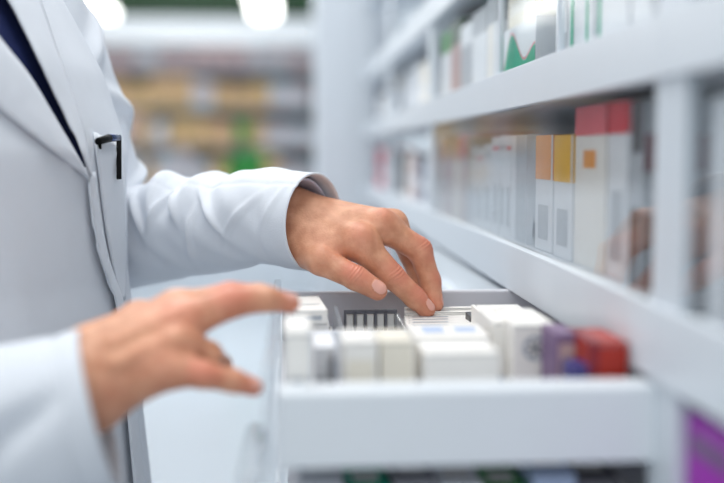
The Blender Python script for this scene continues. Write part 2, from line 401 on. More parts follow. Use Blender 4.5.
# left front
dbox('white upright carton at left front corner of drawer', 284, 311, .628, .69, 331, [M['white_warm'], M['grey_card']], [('-y', .2, .8, .5, .6, 1)], None)
dbox('grey white low carton beside the upright corner carton', 314, 336, .70, .76, 347, [M['white_cool'], M['grey_card']], [('-y', .1, .9, .5, .6, 1)], None)
dbox('narrow dark carton between low white cartons at left front', 330, 336, .66, .68, 358, [M['dgrey'], M['mgrey']], [('-y', .1, .9, .5, .6, 1)], None)
dbox('cream white carton left of centre, near drawer side', 343, 378, .655, .70, 341, [M['white_warm'], M['cream']], [('-y', .1, .9, .4, .8, 1)], None)
dbox('cream white carton at centre, near drawer side', 380, 414, .66, .705, 341, [M['cream'], M['white_warm']], [('-y', .1, .9, .2, .5, 1)], None)
# lower drawer
xs = XD0+.012
for c, h, lab in (('grey_card', .092, 'pale grey carton, leftmost in the lower drawer'), ('teal', .084, 'teal carton in the lower drawer'), ('mgrey', .09, 'mid grey carton beside the teal one in the lower drawer'),
                  ('white_cool', .086, 'white carton in the lower drawer'), ('green', .082, 'green carton in the lower drawer'), ('paleblue', .092, 'pale blue carton in the lower drawer'), ('dgrey', .088, 'dark grey carton, rightmost in the lower drawer')):
    w = .031
    carton(lab, (xs+w/2, .68, ZF-.115+.0045), (w-.002, .09, h), [M[c], M['white_warm']], [('+z', .2, .8, .2, .4, 1), ('-y', .1, .9, .6, .8, 1)]); xs += w
# ------------------------------------------------------------------ boxes on the shelves
def sbox(label, Y0, Y1, z0, h, mats, prints=(), depth=.1, xin=.0, group=None, extra=None, rz=0, name='medicine_carton', gap=.0012):
    x0 = XF+.018+xin
    return carton(label, (x0+depth/2, (Y0+Y1)/2, z0+.0003), (depth, Y1-Y0-gap, h), mats, prints, rz, group, name, extra)
XS = XF+.018
def yy(px): return YX(px, XS)
# lower shelf, from far to near
far = [(1.585, 1.53, .112, ['rose', 'orange'], 'rose carton with orange top, farthest on middle shelf behind glass'),
       (1.53, 1.46, .118, ['rose', 'tan'], 'rose carton with tan top, second from far end of middle shelf'),
       (1.46, 1.41, .114, ['cream', 'orange'], 'cream carton with orange top on middle shelf'),
       (1.41, 1.36, .120, ['rose', 'red'], 'rose carton with red top on middle shelf'),
       (1.36, 1.32, .116, ['grey_card', 'tan'], 'grey carton with tan top on middle shelf')]
for y1, y0, h, (c1, c2), lab in far:
    sbox(lab, y0, y1, ZL1, h, [M[c1], M[c2]], [('-x', 0, 1, .72, 1, 1), ('-y', 0, 1, .72, 1, 1)], group='cartons at far end of the middle shelf')
Y = [1.318, yy(476), yy(484), yy(492), yy(500), yy(506), yy(512)]
tl = ['tall slim white carton right of the tan topped ones', 'slim white carton, second of the white row on middle shelf', 'slim white carton, third of the white row on middle shelf', 'slim white carton, fourth of the white row on middle shelf', 'slim white carton, fifth of the white row on middle shelf', 'slim white carton at near end of the white row on middle shelf']
for i in range(6):
    h = [.102, .098, .104, .112, .113, .112][i]
    sbox(tl[i], Y[i+1], Y[i], ZL1, h, [M['white_cool'], M['grey_card'], M['pink']], [('-x', .1, .9, .86, .9, 2 if i % 2 else 1), ('-x', .2, .8, .1, .5, 1), ('-y', .1, .9, .1, .3, 1)], depth=[.09, .09, .1, .1, .1, .1][i], group='slim white cartons on the middle shelf')
sbox('grey faced wide carton behind the white slim cartons on middle shelf', yy(527), yy(513), ZL1, .112, [M['grey_card'], M['white_cool'], M['paleblue']], [('-x', 0, .25, 0, 1, 1), ('-y', 0, .1, 0, 1, 1), ('-y', .05, .5, .05, .2, 2)], depth=.14)
sbox('white carton with yellow orange top, left of the yellow pair', yy(553), yy(536), ZL1, .110, [M['white_cool'], M['orange'], M['grey_card']], [('-x', 0, .92, .62, 1, 1), ('-y', 0, 1, .62, 1, 1), ('+z', 0, 1, 0, 1, 1), ('-x', .2, .8, .1, .4, 2)], depth=.09, group='yellow topped cartons')
sbox('white carton with bright yellow top, right of the yellow pair', yy(573), yy(554.5), ZL1, .109, [M['white_cool'], M['yellow'], M['grey_card']], [('-x', 0, .92, .62, 1, 1), ('-y', 0, 1, .62, 1, 1), ('+z', 0, 1, 0, 1, 1), ('-x', .2, .8, .1, .4, 2)], depth=.09, group='yellow topped cartons')
sbox('white carton with wide pink red top and orange dot, next to yellow pair', yy(606), yy(575), ZL1, .131, [M['white_warm'], M['pink'], M['orange'], M['red']], [('-x', 0, 1, .82, 1, 1), ('-y', 0, 1, .82, 1, 3), ('-x', .3, .7, .62, .73, 2)], depth=.1)
sbox('white carton with red top, second from shelf post', yy(628), yy(608), ZL1, .131, [M['white_cool'], M['red'], M['grey_card']], [('-x', 0, 1, .82, 1, 1), ('-y', 0, 1, .82, 1, 1), ('-x', .2, .8, .1, .5, 2)], depth=.1)
sbox('grey carton with painted dark gap, tight against the shelf post', yy(645), yy(630), ZL1, .13, [M['grey_card'], M['dark'], M['crimson']], [('-x', .2, .8, 0, .42, 1), ('-x', .2, .8, .72, 1, 1), ('-y', .0, .6, .0, .4, 1), ('-y', 0, .6, .62, .82, 2)], depth=.1)  # dark panels paint in the shaded gap beside the post
# near bay, middle shelf
sbox('grey carton just right of the shelf post on middle shelf', .50, .565, ZL1, .125, [M['grey_card'], M['mgrey'], M['white_cool']], [('-x', .1, .5, 0, 1, 2), ('-x', .6, .8, .1, .9, 1)], depth=.1)
sbox('grey white carton at right picture edge on middle shelf', .43, .495, ZL1, .12, [M['white_cool'], M['mgrey'], M['orange']], [('-x', .2, .6, .1, .9, 1), ('-x', .6, .9, .6, .8, 2)], depth=.1)
# near bay, below the middle shelf
mb = MB(); mb.box(XF+.0, XF+.34, -.024, .5675, CZ-.33, CZ-.30, 0, .003); mb.build('shelf', M['white'], bayB)
sbox('purple carton under middle shelf at lower right picture corner',   .50, .568, CZ-.30, .147, [M['magenta'], M['purple'], M['dark']], [('-x', .1, .9, .85, .93, 1), ('-x', 0, 1, 0, .12, 2)], depth=.14, xin=-.006)
# upper shelf
def wave(mb, sx, sy, sz):
    kt = [0, .28, .70, 1]; kv = [.10, .84, .20, .44]
    def edge(t):
        i = max(0, min(2, sum(1 for q in kt if q <= t)-1)); u = (t-kt[i])/(kt[i+1]-kt[i]); u = u*u*(3-2*u)
        return kv[i]*(1-u)+kv[i+1]*u
    N_ = 40; v = []; f = []
    def col(lo, hi, m, k):
        v = []
        for i in range(N_+1):
            t = i/N_; x = -sx/2-.0004*k
            v += [(x, sy/2-t*sy, lo(t)*sz), (x, sy/2-t*sy, hi(t)*sz)]
        mb.add(v, [(2*i, 2*i+1, 2*i+3, 2*i+2) for i in range(N_)], m)
    col(lambda t: .0, lambda t: edge(t), 1, 1)
    col(lambda t: edge(t)+.02, lambda t: edge(t)+.05, 2, 1)
sbox('low white carton with teal wave and pink line on upper shelf', yy(534), yy(502), ZU1, .050, [M['white_cool'], M['teal'], M['pink']], (), depth=.08, extra=wave)
sbox('cream carton lying on top of the teal wave carton', yy(533), yy(503), ZU1+.0506, .045, [M['cream'], M['white_warm']], [('-x', .1, .9, .3, .6, 1)], depth=.07, xin=.004)
up = [(1.585, 1.50, .10, ['white_cool', 'green'], 'white carton with green top at far end of upper shelf'),
      (1.50, 1.41, .105, ['rose', 'dgreen'], 'rose carton with dark green top on upper shelf'),
      (1.41, 1.32, .09, ['grey_card', 'white_cool'], 'pale grey carton on upper shelf, third from far end'),
      (1.32, 1.225, .095, ['white_cool', 'grey_card'], 'white carton on upper shelf, left of the slim ones'),
      (1.22, 1.185, .10, ['white_warm', 'grey_card'], 'slim white carton on upper shelf, left of the slim pair'),
      (1.183, yy(496), .10, ['white_cool', 'grey_card'], 'slim white carton on upper shelf, right beside the teal wave carton')]
for y1, y0, h, (c1, c2), lab in up:
    sbox(lab, y0, y1, ZU1, h, [M[c1], M[c2]], [('-x', .0, 1, .68, 1, 1), ('-y', .0, 1, .68, 1, 1)], depth=.1, group='cartons at far end of the upper shelf')
sbox('grey white carton right of the teal wave carton on upper shelf', yy(562), yy(549), ZU1, .108, [M['grey_card'], M['white_cool']], [('-x', .1, .9, .2, .4, 1)], depth=.1, xin=.004)
sbox('white carton with teal vertical stripe on upper shelf', yy(590), yy(566), ZU1, .11, [M['white_cool'], M['teal']], [('-x', .1, .25, 0, 1, 1), ('-x', .75, .85, 0, 1, 1), ('-y', .1, .3, 0, 1, 1)], depth=.1)
sbox('white carton with green panel on upper shelf near viewer', yy(625), yy(594), ZU1, .11, [M['white_cool'], M['green'], M['teal']], [('-x', .3, .75, .32, 1, 1), ('-y', .2, .8, .3, 1, 1), ('-x', .05, .15, 0, 1, 2)], depth=.1)
sbox('plain white carton at near end of upper shelf by post', yy(648), yy(628), ZU1, .11, [M['white_cool'], M['grey_card']], [('-x', .1, .9, .3, .4, 1)], depth=.1)
# far bays
fc = ['rose', 'grey_card', 'navy', 'white_cool', 'pink', 'cream', 'mgrey', 'white_warm']
fn = {'rose': 'rose grey', 'grey_card': 'pale grey', 'navy': 'navy', 'white_cool': 'white', 'pink': 'pink', 'cream': 'cream', 'mgrey': 'grey', 'white_warm': 'white'}
rr = random.Random(11)
for (b0, b1, bn) in ((1.68, 2.28, 'shelving beyond the drawer unit'), (2.36, 2.98, 'shelving beside the pale pillar')):
    for zz, hn in ((ZL1, 'middle shelf'), (ZU1, 'upper shelf'), (CZ-.30, 'low shelf')):
        y = b0+.02
        while y < b1-.06:
            w = rr.uniform(.05, .11); c = rr.choice(fc)
            if y+w > b1-.01: break
            sbox('%s carton on the %s of the %s' % (fn[c], hn, bn), y, y+w, zz, rr.uniform(.07, .105), [M[c], M['white_cool']], [('-x', .2, .8, .3, .5, 1)], depth=.1, xin=.015,
                 group='%s cartons on the %s, %s' % (fn[c], hn, bn)); y += w
for u, (a, b) in ((bayC, (1.65, 2.27)), (bayD, (2.33, 2.97))):
    mb = MB(); mb.box(XF, XF+.345, a+.003, b-.003, CZ-.33, CZ-.30, 0, .003); mb.build('shelf', M['white'], u)
    mb = MB(); mb.box(XF+.01, XF+.345, a+.003, b-.003, .1, CZ-.45, 0, .003); mb.build('base_cabinet', M['white'], u)
# ================================================================== PERSON
# ---- signed-distance helpers
def seg(p, a, b, ra, rb):
    ab = b-a; t = np.clip(((p-a)@ab)/max(ab@ab, 1e-12), 0, 1).astype(p.dtype)
    q = p-a-t[:, None]*ab
    return np.sqrt((q*q).sum(1))-(ra+(rb-ra)*t)
def smin(a, b, k):
    h = np.clip(.5+.5*(b-a)/k, 0, 1); return b+(a-b)*h-k*h*(1-h)
def surface_nets(fn, lo, hi, h):
    n = np.ceil((hi-lo)/h).astype(int)+1
    ax = [lo[i]+h*np.arange(n[i]) for i in range(3)]
    f = np.empty(n, dtype=np.float32)
    for i in range(n[0]):
        Yg, Zg = np.meshgrid(ax[1], ax[2], indexing='ij')
        p = np.stack([np.full(Yg.size, ax[0][i]), Yg.ravel(), Zg.ravel()], 1).astype(np.float32)
        f[i] = fn(p).reshape(n[1], n[2])
    ins = f < 0
    c = np.zeros(n-1, dtype=np.int8)
    for dx in (0, 1):
        for dy in (0, 1):
            for dz in (0, 1): c += ins[dx:n[0]-1+dx, dy:n[1]-1+dy, dz:n[2]-1+dz]
    idx = np.argwhere((c > 0) & (c < 8))
    vid = -np.ones(n-1, dtype=np.int64); vid[tuple(idx.T)] = np.arange(len(idx))
    acc = np.zeros((len(idx), 3)); cnt = np.zeros(len(idx))
    corners = [(x, y, z) for x in (0, 1) for y in (0, 1) for z in (0, 1)]
    for a in corners:
        for k in range(3):
            if a[k]: continue
            b = list(a); b[k] = 1
            fa = f[tuple((idx+a).T)]; fb = f[tuple((idx+b).T)]; mk = (fa < 0) != (fb < 0)
            t = np.where(mk, fa/np.where(mk, fa-fb, 1), 0)
            pt = np.tile(np.array(a, float), (len(idx), 1)); pt[:, k] += t
            acc[mk] += pt[mk]; cnt[mk] += 1
    V = lo+h*(idx+acc/cnt[:, None])
    Q = []
    for k in range(3):
        u, w = (k+1) % 3, (k+2) % 3
        s0 = [slice(None)]*3; s1 = [slice(None)]*3
        s0[k] = slice(0, n[k]-1); s1[k] = slice(1, n[k])
        A = ins[tuple(s0)]; B = ins[tuple(s1)]
        e = np.argwhere(A != B); e = e[(e[:, u] > 0) & (e[:, w] > 0) & (e[:, u] < n[u]-1) & (e[:, w] < n[w]-1)]
        du = np.zeros(3, int); du[u] = 1; dw = np.zeros(3, int); dw[w] = 1
        q = np.stack([vid[tuple(x.T)] for x in (e-du-dw, e-dw, e, e-du)], 1)
        fl = A[tuple(e.T)]
        q[~fl] = q[~fl][:, ::-1]; Q.append(q)
    Q = np.concatenate(Q); Q = Q[(Q >= 0).all(1)]
    for _ in range(2):                                            # pull the vertices onto the surface
        g = grad(fn, V, h*.5); d = fn(V.astype(np.float32)); V = V-g*d[:, None]
    return V, Q, grad(fn, V, h*.7)
def grad(fn, V, e):
    g = np.empty_like(V)
    for k in range(3):
        o = np.zeros(3); o[k] = e
        g[:, k] = fn((V+o).astype(np.float32))-fn((V-o).astype(np.float32))
    return g/np.maximum(np.linalg.norm(g, axis=1, keepdims=True), 1e-9)
def A3(px, py, Y): return np.array(PY(px, py, Y), dtype=np.float32)
class Hand:
    kt = .010
    def __init__(s): s.palm = []; s.fingers = []; s.bumps = []; s.nails = []; s.joints = []; s.thin = []
    def sdf(s, p):
        d = None
        for (a, b, ra, rb) in s.palm:
            q = seg(p, a, b, ra, rb); d = q if d is None else smin(d, q, .012)
        for (a, b, ra, rb, k) in s.thin: d = smin(d, seg(p, a, b, ra, rb), k)
        out = d
        for fi in s.fingers:
            q = None
            for (a, b, ra, rb) in fi:
                w = seg(p, a, b, ra, rb); q = w if q is None else smin(q, w, .004)
            out = smin(out, smin(d, q, .010 if fi is not s.fingers[-1] else s.kt), .0012)
        return out
    def mesh(s, lo, hi, h):
        V, Q, Nn = surface_nets(s.sdf, lo, hi, h)
        flush = np.zeros(len(V))
        for (c, ax, dor, r, amp) in s.joints:                     # wrinkles over the joints
            ax = ax/np.linalg.norm(ax); dor = dor-ax*(dor@ax); dor /= np.linalg.norm(dor)
            rel = V-c; t = rel@ax; dw = np.clip(Nn@dor, 0, 1); near = np.exp(-(np.linalg.norm(rel, axis=1)/(r*1.7))**4)
            lat = rel@np.cross(ax, dor)
            g = np.zeros(len(V))
            for (o, wd) in ((-.42, .8), (-.16, 1.), (.12, 1.), (.38, .7)):
                g += wd*np.exp(-((t-o*r-.12*r*np.cos(lat/r*2.2))/(.00085))**2)
            V -= Nn*(g*dw**.7*near*amp)[:, None]
            V += Nn*(.0006*dw*near)[:, None]
            flush = np.maximum(flush, .75*near*dw)
        nail = np.zeros(len(V), bool)
        for (tip, ax, dor, ln, wd) in s.nails:
            ax = ax/np.linalg.norm(ax); dor = dor-ax*(dor@ax); dor /= np.linalg.norm(dor)
            lat = np.cross(ax, dor); rel = V-tip
            u = (rel@ax)/ln; w = (rel@lat)/wd; up = rel@dor
            e = (np.abs(u)**2.6+np.abs(w)**2.6)**(1/2.6)
            on = (up > 0) & (Nn@dor > .15)
            m = on & (e < 1)
            V[m] += Nn[m]*.00025
            gr = on*np.exp(-((e-1.06)/.09)**2); V -= Nn*(gr*.0005)[:, None]
            nail |= m
        s.flushpts = getattr(s, 'flushpts', [])
        for (c, r, a) in s.flushpts:
            flush = np.maximum(flush, a*np.exp(-(np.linalg.norm(V-c, axis=1)/r)**2))
        fm = nail[Q].all(1).astype(int)
        return V, Q, fm, flush
def v3(x, y, z): return np.array((x, y, z), dtype=float)
# ---- far (left) hand, fingers down in the drawer
HL = Hand(); HL.kt = .0045
wr, wu = A3(286, 240, 1.008), A3(290, 210, 1.014)
iM, mM, rM, lM = A3(360, 243, .957), A3(381, 226, .972), A3(393, 224, .990), A3(394, 231, 1.007)
HL.palm = [(A3(205, 236, 1.075), A3(272, 226, 1.015), .040, .029), (A3(268, 226, 1.018), wr, .028, .020), (A3(268, 226, 1.018), wu, .029, .022),
           (wr, A3(298, 241, .99), .020, .020), (A3(298, 240, .988), iM, .0205, .0158), (A3(292, 228, .995), mM, .020, .0145), (A3(294, 214, 1.002), rM, .018, .0135), (A3(296, 208, 1.008), lM, .017, .012),
           (A3(304, 245, .980), A3(322, 256, .960), .0200, .0160)]
HL.thin = [(A3(322, 222, .978), A3(362, 234, .9505), .0012, .0035, .010), (A3(322, 210, .988), A3(382, 219, .967), .0012, .0035, .010),
           (iM+v3(.000, -.003, .003), iM+v3(.001, -.003, .003), .0125, .0125, .008), (mM+v3(0, -.002, .002), mM+v3(.001, -.002, .002), .0122, .0122, .008)]
iP, iD, iT = A3(392, 276.5, .953), A3(414.5, 297.5, .955), A3(426.5, 309.5, .9555)
mP, mD, mT = A3(419.5, 250, .975), A3(430, 281, .973), A3(435, 304, .967)
rP, rD, rT = A3(410, 255, .998), A3(420, 283, .990), A3(428, 300, .981)
lP, lD, lT = A3(416, 252, 1.015), A3(427, 276, 1.002), A3(431, 291, .988)
tM, tI, tT = A3(321, 260.5, .950), A3(356, 278, .934), A3(377.5, 290.5, .931)
HL.fingers = [[(iM, iP, .0156, .0120), (iP, iD, .0119, .0102), (iD, iT, .0102, .0086)],
              [(mM, mP, .0142, .0120), (mP, mD, .0118, .0101), (mD, mT, .0101, .0084)],
              [(rM, rP, .0125, .0104), (rP, rD, .0104, .0088), (rD, rT, .0088, .0075)],
              [(lM, lP, .0112, .0092), (lP, lD, .0092, .0078), (lD, lT, .0078, .0068)],
              [(A3(304, 248, .978), tM, .018, .0142), (tM, tI, .0138, .0112), (tI, tT, .0116, .0094)]]
di = v3(.62, -.62, .48)
HL.joints = [(iP, iD-iM, di, .0120, .0011), (iD, iT-iP, di, .0102, .0008), (tI, tT-tM, v3(.2, -.75, .62), .0115, .0010), (mP, mD-mM, v3(.75, -.4, .5), .0118, .0009), (mD, mT-mP, v3(.9, -.3, .2), .009, .0004)]
HL.nails = [(iT+(iD-iT)*.12, iT-iD, v3(.62, -.66, .42), .0066, .0054), (tT+(tI-tT)*.02, tT-tI, v3(.12, -.82, .55), .0078, .0064), (mT+(mD-mT)*.1, mT-mD, v3(.95, -.1, .2), .0065, .0053)]
HL.flushpts = [(iT, .012, .55), (mT, .014, .55), (tT, .014, .45), (iM+v3(0, -.012, .008), .014, .4), (mM+v3(0, -.008, .012), .014, .4), (iP, .014, .3), (mP, .016, .4), (A3(330, 255, .95), .02, .25)]
VL, QL, FL, ML = HL.mesh(np.array([PY(232, 240, 1.05).x, .915, CZ-.178]), np.array([PY(452, 240, .97).x, 1.10, CZ-.018]), .00085)
# ---- near (right) hand, held over the drawer front
HR = Hand()
iM, mM, rM, lM = A3(176, 311, .735), A3(180, 324, .715), A3(176, 345, .698), A3(166, 369, .684)
HR.palm = [(A3(-10, 418, .668), A3(70, 392, .685), .030, .028), (A3(68, 388, .684), A3(88, 368, .70), .027, .022), (A3(68, 389, .684), A3(90, 396, .69), .029, .024),
           (A3(96, 356, .704), iM, .0205, .0145), (A3(90, 364, .698), mM, .021, .0148), (A3(92, 380, .69), rM, .020, .0138), (A3(93, 397, .69), lM, .019, .0132),
           (A3(100, 354, .71), A3(140, 324, .757), .018, .015)]
HR.thin = [(A3(116, 344, .684), A3(176, 316, .703), .0012, .0036, .010), (A3(116, 364, .674), A3(174, 340, .686), .0012, .0036, .010)]
iP, iD, iT = A3(230, 297, .748), A3(260, 296, .752), A3(281, 302, .757)
mP, mD, mT = A3(231, 303, .724), A3(267, 299, .730), A3(290, 303, .736)
rP, rD, rT = A3(208, 355, .712), A3(220, 366, .735), A3(214, 376, .748)
lP, lD, lT = A3(203, 375, .680), A3(233, 381, .685), A3(254, 387, .690)
tM, tI, tT = A3(140, 322, .757), A3(188, 315, .778), A3(216, 309, .785)
HR.fingers = [[(iM, iP, .0135, .0106), (iP, iD, .0106, .0090), (iD, iT, .0090, .0074)],
              [(mM, mP, .0138, .0108), (mP, mD, .0108, .0090), (mD, mT, .0090, .0074)],
              [(rM, rP, .0128, .0100), (rP, rD, .0100, .0086), (rD, rT, .0086, .0074)],
              [(lM, lP, .0125, .0092), (lP, lD, .0092, .0080), (lD, lT, .0080, .0066)],
              [(A3(102, 352, .712), tM, .018, .0145), (tM, tI, .0142, .0108), (tI, tT, .0108, .0088)]]
HR.joints = [(mP, mD-mM, v3(0, -.7, .7), .0108, .0005), (lP, lD-lM, v3(0, -.8, .5), .0092, .0005), (iP, iD-iM, v3(0, -.2, 1), .0106, .0005)]
HR.nails = [(mT+(mD-mT)*.1, mT-mD, v3(0, -.5, .85), .0062, .005), (iT+(iD-iT)*.1, iT-iD, v3(0, -.2, .95), .0062, .005), (lT+(lD-lT)*.02, lT-lD, v3(.35, -.8, .5), .0056, .0046)]
HR.flushpts = [(iT, .014, .5), (mT, .014, .6), (lT, .016, .7), (mM+v3(0, -.01, .01), .02, .45), (lM, .02, .4), (mP, .018, .5), (A3(110, 400, .67), .02, .2)]
VR, QR, FR, MR = HR.mesh(np.array([PY(20, 380, .69).x, .64, CZ-.22]), np.array([PY(305, 300, .75).x, .81, CZ-.075]), .0015)
# ---- torso model shared by body, shirt and coat
ang = math.radians(15)
DV = np.array((math.cos(ang), -math.sin(ang))); LV = np.array((math.sin(ang), math.cos(ang)))
C0 = np.array((-.312, .955))
# z (relative to camera), half width, half depth, forward shift
SEC = np.array([(-.78, .235, .165, .030), (-.55, .225, .155, .026), (-.36, .212, .146, .015), (-.24, .205, .142, .006), (-.12, .202, .140, -.003), (0, .203, .137, .0), (.08, .203, .130, -.020),
                (.15, .198, .118, -.045), (.20, .180, .100, -.065), (.235, .140, .085, -.08), (.26, .085, .072, -.09), (.29, .062, .062, -.095)])
def tor(phi, z, off=0):
    a, b, s = (np.interp(z, SEC[:, 0], SEC[:, i]) for i in (1, 2, 3))
    c, sn = math.cos(phi), math.sin(phi); e = 2/2.25
    u = (b+off)*math.copysign(abs(c)**e, c)+s; w = (a+off)*math.copysign(abs(sn)**e, sn)
    xy = C0+DV*u+LV*w
    return Vector((xy[0], xy[1], CZ+z))
def torso_hit(px, py, off=0):
    """first point of the torso surface along a picture ray (silhouette point if it misses)"""
    d = np.array(ray(px, py)); o = np.array(CAM); best = None
    for Yv in np.arange(.6, 1.35, .002):
        p = o+d*(Yv/d[1]); z = p[2]-CZ
        a, b, s = (np.interp(z, SEC[:, 0], SEC[:, i]) for i in (1, 2, 3))
        r = p[:2]-C0-DV*s; u = abs(r@DV)/(b+off); w = abs(r@LV)/(a+off)
        q = u**2.25+w**2.25
        if q <= 1: return Vector(p)
        if best is None or q < best[0]: best = (q, Vector(p))
    return best[1]
def loft_torso(off, z0, z1, nz, nphi, keep=None, extra=None):
    V = []; F = []
    for j in range(nz+1):
        z = z0+(z1-z0)*j/nz
        for i in range(nphi):
            phi = 2*math.pi*i/nphi-math.pi
            o = off+(extra(phi, z) if extra else 0)
            V.append(tor(phi, z, o))
    for j in range(nz):
        for i in range(nphi):
            q = (j*nphi+i, j*nphi+(i+1) % nphi, (j+1)*nphi+(i+1) % nphi, (j+1)*nphi+i)
            if keep is None or keep(V, q): F.append(q)
    return V, F
def proj(p):
    d = Vector(p)-CAM; w = d.dot(FW); return 362+FPX*d.dot(RT)/w, 241.5-FPX*d.dot(UP)/w
person = empty('person', (C0[0], C0[1], 0), 'person in white lab coat reaching both hands over the open drawer', 'person')
# body: torso, neck and legs as one coarse surface joined with both arms
def body_sdf(p):
    def w(u, l, z): 
        xy = C0+DV*u+LV*l; return np.array((xy[0], xy[1], CZ+z), dtype=np.float32)
    d = None
    for (a, b, ra, rb, k) in ((w(-.02, 0, -.36), w(.0, 0, -.12), .115, .105, .05), (w(-.02, -.07, -.02), w(-.07, -.07, .1), .085, .08, .06), (w(-.02, .07, -.02), w(-.07, .07, .1), .085, .08, .06), (w(-.02, 0, -.12), w(-.06, 0, .1), .1, .09, .05),
                           (w(-.02, -.08, -.36), w(-.02, .08, -.36), .095, .095, .05), (w(-.09, 0, .14), w(-.085, 0, .30), .055, .052, .05),
                           (w(-.02, .085, -.38), w(-.0, .1, -.78), .082, .055, .04), (w(-.0, .1, -.78), w(-.03, .1, -1.15), .054, .036, .03), (w(-.03, .1, -1.17), w(.09, .11, -1.21), .034, .024, .03),
                           (w(-.02, -.085, -.38), w(-.0, -.1, -.78), .082, .055, .04), (w(-.0, -.1, -.78), w(-.03, -.1, -1.15), .054, .036, .03), (w(-.03, -.1, -1.17), w(.09, -.11, -1.21), .034, .024, .03),
                           (np.array(SHL), np.array(ELL), .05, .042, .04), (np.array(ELL), A3(262, 228, 1.025), .040, .030, .02),
                           (np.array(SHR), np.array(ELR), .05, .038, .04), (np.array(ELR), A3(50, 402, .680), .034, .028, .02)):
        q = seg(p, a.astype(np.float32), b.astype(np.float32), ra, rb); d = q if d is None else smin(d, q, k)
    return d
SHL = tuple(PY(8, -20, 1.13)); ELL = tuple(PY(104, 232, 1.14))
SHR = (C0[0]-.045-LV[0]*.185, C0[1]-LV[1]*.185, CZ+.13); ELR = (-.415, .665, CZ-.225)
VB, QB, _ = surface_nets(body_sdf, np.array([-.62, .55, .005]), np.array([.02, 1.35, CZ+.34]), .011)
Vall = np.concatenate([VB, VL, VR]); Qall = np.concatenate([QB, QL+len(VB), QR+len(VB)+len(VL)])
fm = np.concatenate([np.zeros(len(QB), int), FL, FR]); fl = np.concatenate([np.zeros(len(VB)), ML, MR])
body = obj('body', Vall, Qall, [M['skin'], M['nail']], person, True, fm)
at = body.data.attributes.new('flush', 'FLOAT', 'POINT'); at.data.foreach_set('value', fl.astype(np.float32))
# ---- coat torso with a V opening
navyL = [(-60, -45), (0, 38), (27, 70), (42, 94), (54, 115), (72, 145), (90, 177)]          # near lapel fold
navyR = [(-20, -45), (11, 0), (32, 43), (54, 90), (75, 134), (90, 175)]           # far lapel fold
def xat(pts, y):
    return float(np.interp(y, [p[1] for p in pts], [p[0] for p in pts]))
def keep(V, q):
    c = sum((Vector(V[i]) for i in q), Vector())/4
    px, py = proj(c)
    if py < 164 and c.y < 1.12:
        if xat(navyL, py)-5 < px < xat(navyR, py)+5 and (c.x-C0[0])*DV[0]+(c.y-C0[1])*DV[1] > .02: return False
    return True
def coat_fold(phi, z):
    f = .003*math.sin(3*phi+6*z)*min(1, max(0, (.1-z)/.3))
    f += .004*math.exp(-((phi+.9-1.2*z)/.10)**2)*(z < .1)+.003*math.exp(-((phi+.55+.5*z)/.07)**2)*min(1, max(0, (-.05-z)/.15))
    f -= .0025*math.exp(-((phi+1.2+1.6*z)/.12)**2)
    f += .004*math.exp(-((phi-.75+2.2*(z))/.10)**2)
    return f
V, F = loft_torso(.0, -.78, .285, 150, 220, keep, coat_fold)
coat = obj('lab_coat', V, F, M['coat'], person, True, label='white lab coat')
so = coat.modifiers.new('solid', 'SOLIDIFY'); so.thickness = .002; so.offset = -1
V, F = loft_torso(-.006, -.4, .285, 70, 120)
obj('shirt', V, F, M['shirt'], person, True, label='navy shirt')
# flaps laid over the torso, described by two rails of picture positions
def resample(pts, n):
    pts = np.array(pts, float)
    for _ in range(3):
        pts = np.concatenate([pts[:1], np.stack([pts[:-1]*.75+pts[1:]*.25, pts[:-1]*.25+pts[1:]*.75], 1).reshape(-1, 2), pts[-1:]])
    d = np.r_[0, np.cumsum(np.linalg.norm(np.diff(pts, axis=0), axis=1))]
    return np.stack([np.interp(np.linspace(0, d[-1], n), d, pts[:, k]) for k in range(2)], 1)
def flap(name, railA, railB, offA, offB, m, parent, n=40, w=8, thick=.0022, bulge=0, label=None):
    A = resample(railA, n); B = resample(railB, n); V = []; F = []
    for i in range(n):
        for j in range(w+1):
            t = j/w; q = A[i]*(1-t)+B[i]*t
            off = offA*(1-t)+offB*t+bulge*math.sin(math.pi*t)
            V.append(torso_hit(q[0], q[1], off))
    for i in range(n-1):
        for j in range(w): F.append((i*(w+1)+j, i*(w+1)+j+1, (i+1)*(w+1)+j+1, (i+1)*(w+1)+j))
    bm = bmesh.new(); vs = [bm.verts.new(v) for v in V]
    for f in F: bm.faces.new([vs[i] for i in f])
    bm.normal_update()
    # orient towards the camera side, then thicken
    for f in bm.faces:
        if f.normal.dot(f.calc_center_median()-CAM) > 0: f.normal_flip()
    V2 = [v.co.copy() for v in bm.verts]; F2 = [[v.index for v in f.verts] for f in bm.faces] if bm.verts.index_update() is None else []
    bm.free()
    o = obj(name, V2, F2, m, parent, True, label=label)
    s = o.modifiers.new('solid', 'SOLIDIFY'); s.thickness = thick; s.offset = -1
    return o
flap('lapel', navyL, [(-90, 40), (0, 108), (30, 132), (62, 157), (90, 181)], .009, .006, M['coat'], coat, bulge=.002)
flap('lapel', navyR, [(24, -45), (42, 0), (56, 45), (74, 95), (86, 132), (92, 176)], .009, .006, M['coat'], coat, bulge=.002)
flap('front_edge', [(89, 172), (92, 215), (99, 255), (110, 285), (119, 305), (126, 370), (131, 440), (137, 500), (143, 560)],
     [(96, 172), (101, 215), (108, 255), (118, 285), (126, 305), (134, 370), (141, 440), (147, 500), (153, 560)], .006, .004, M['coat'], coat, n=60, bulge=.0015)
flap('chest_pocket', [(95, 132), (100, 170), (105, 215), (113, 262), (121, 300)], [(121, 145), (126, 185), (127, 225), (127, 260), (126, 300)], .004, .004, M['coat'], coat, n=30)
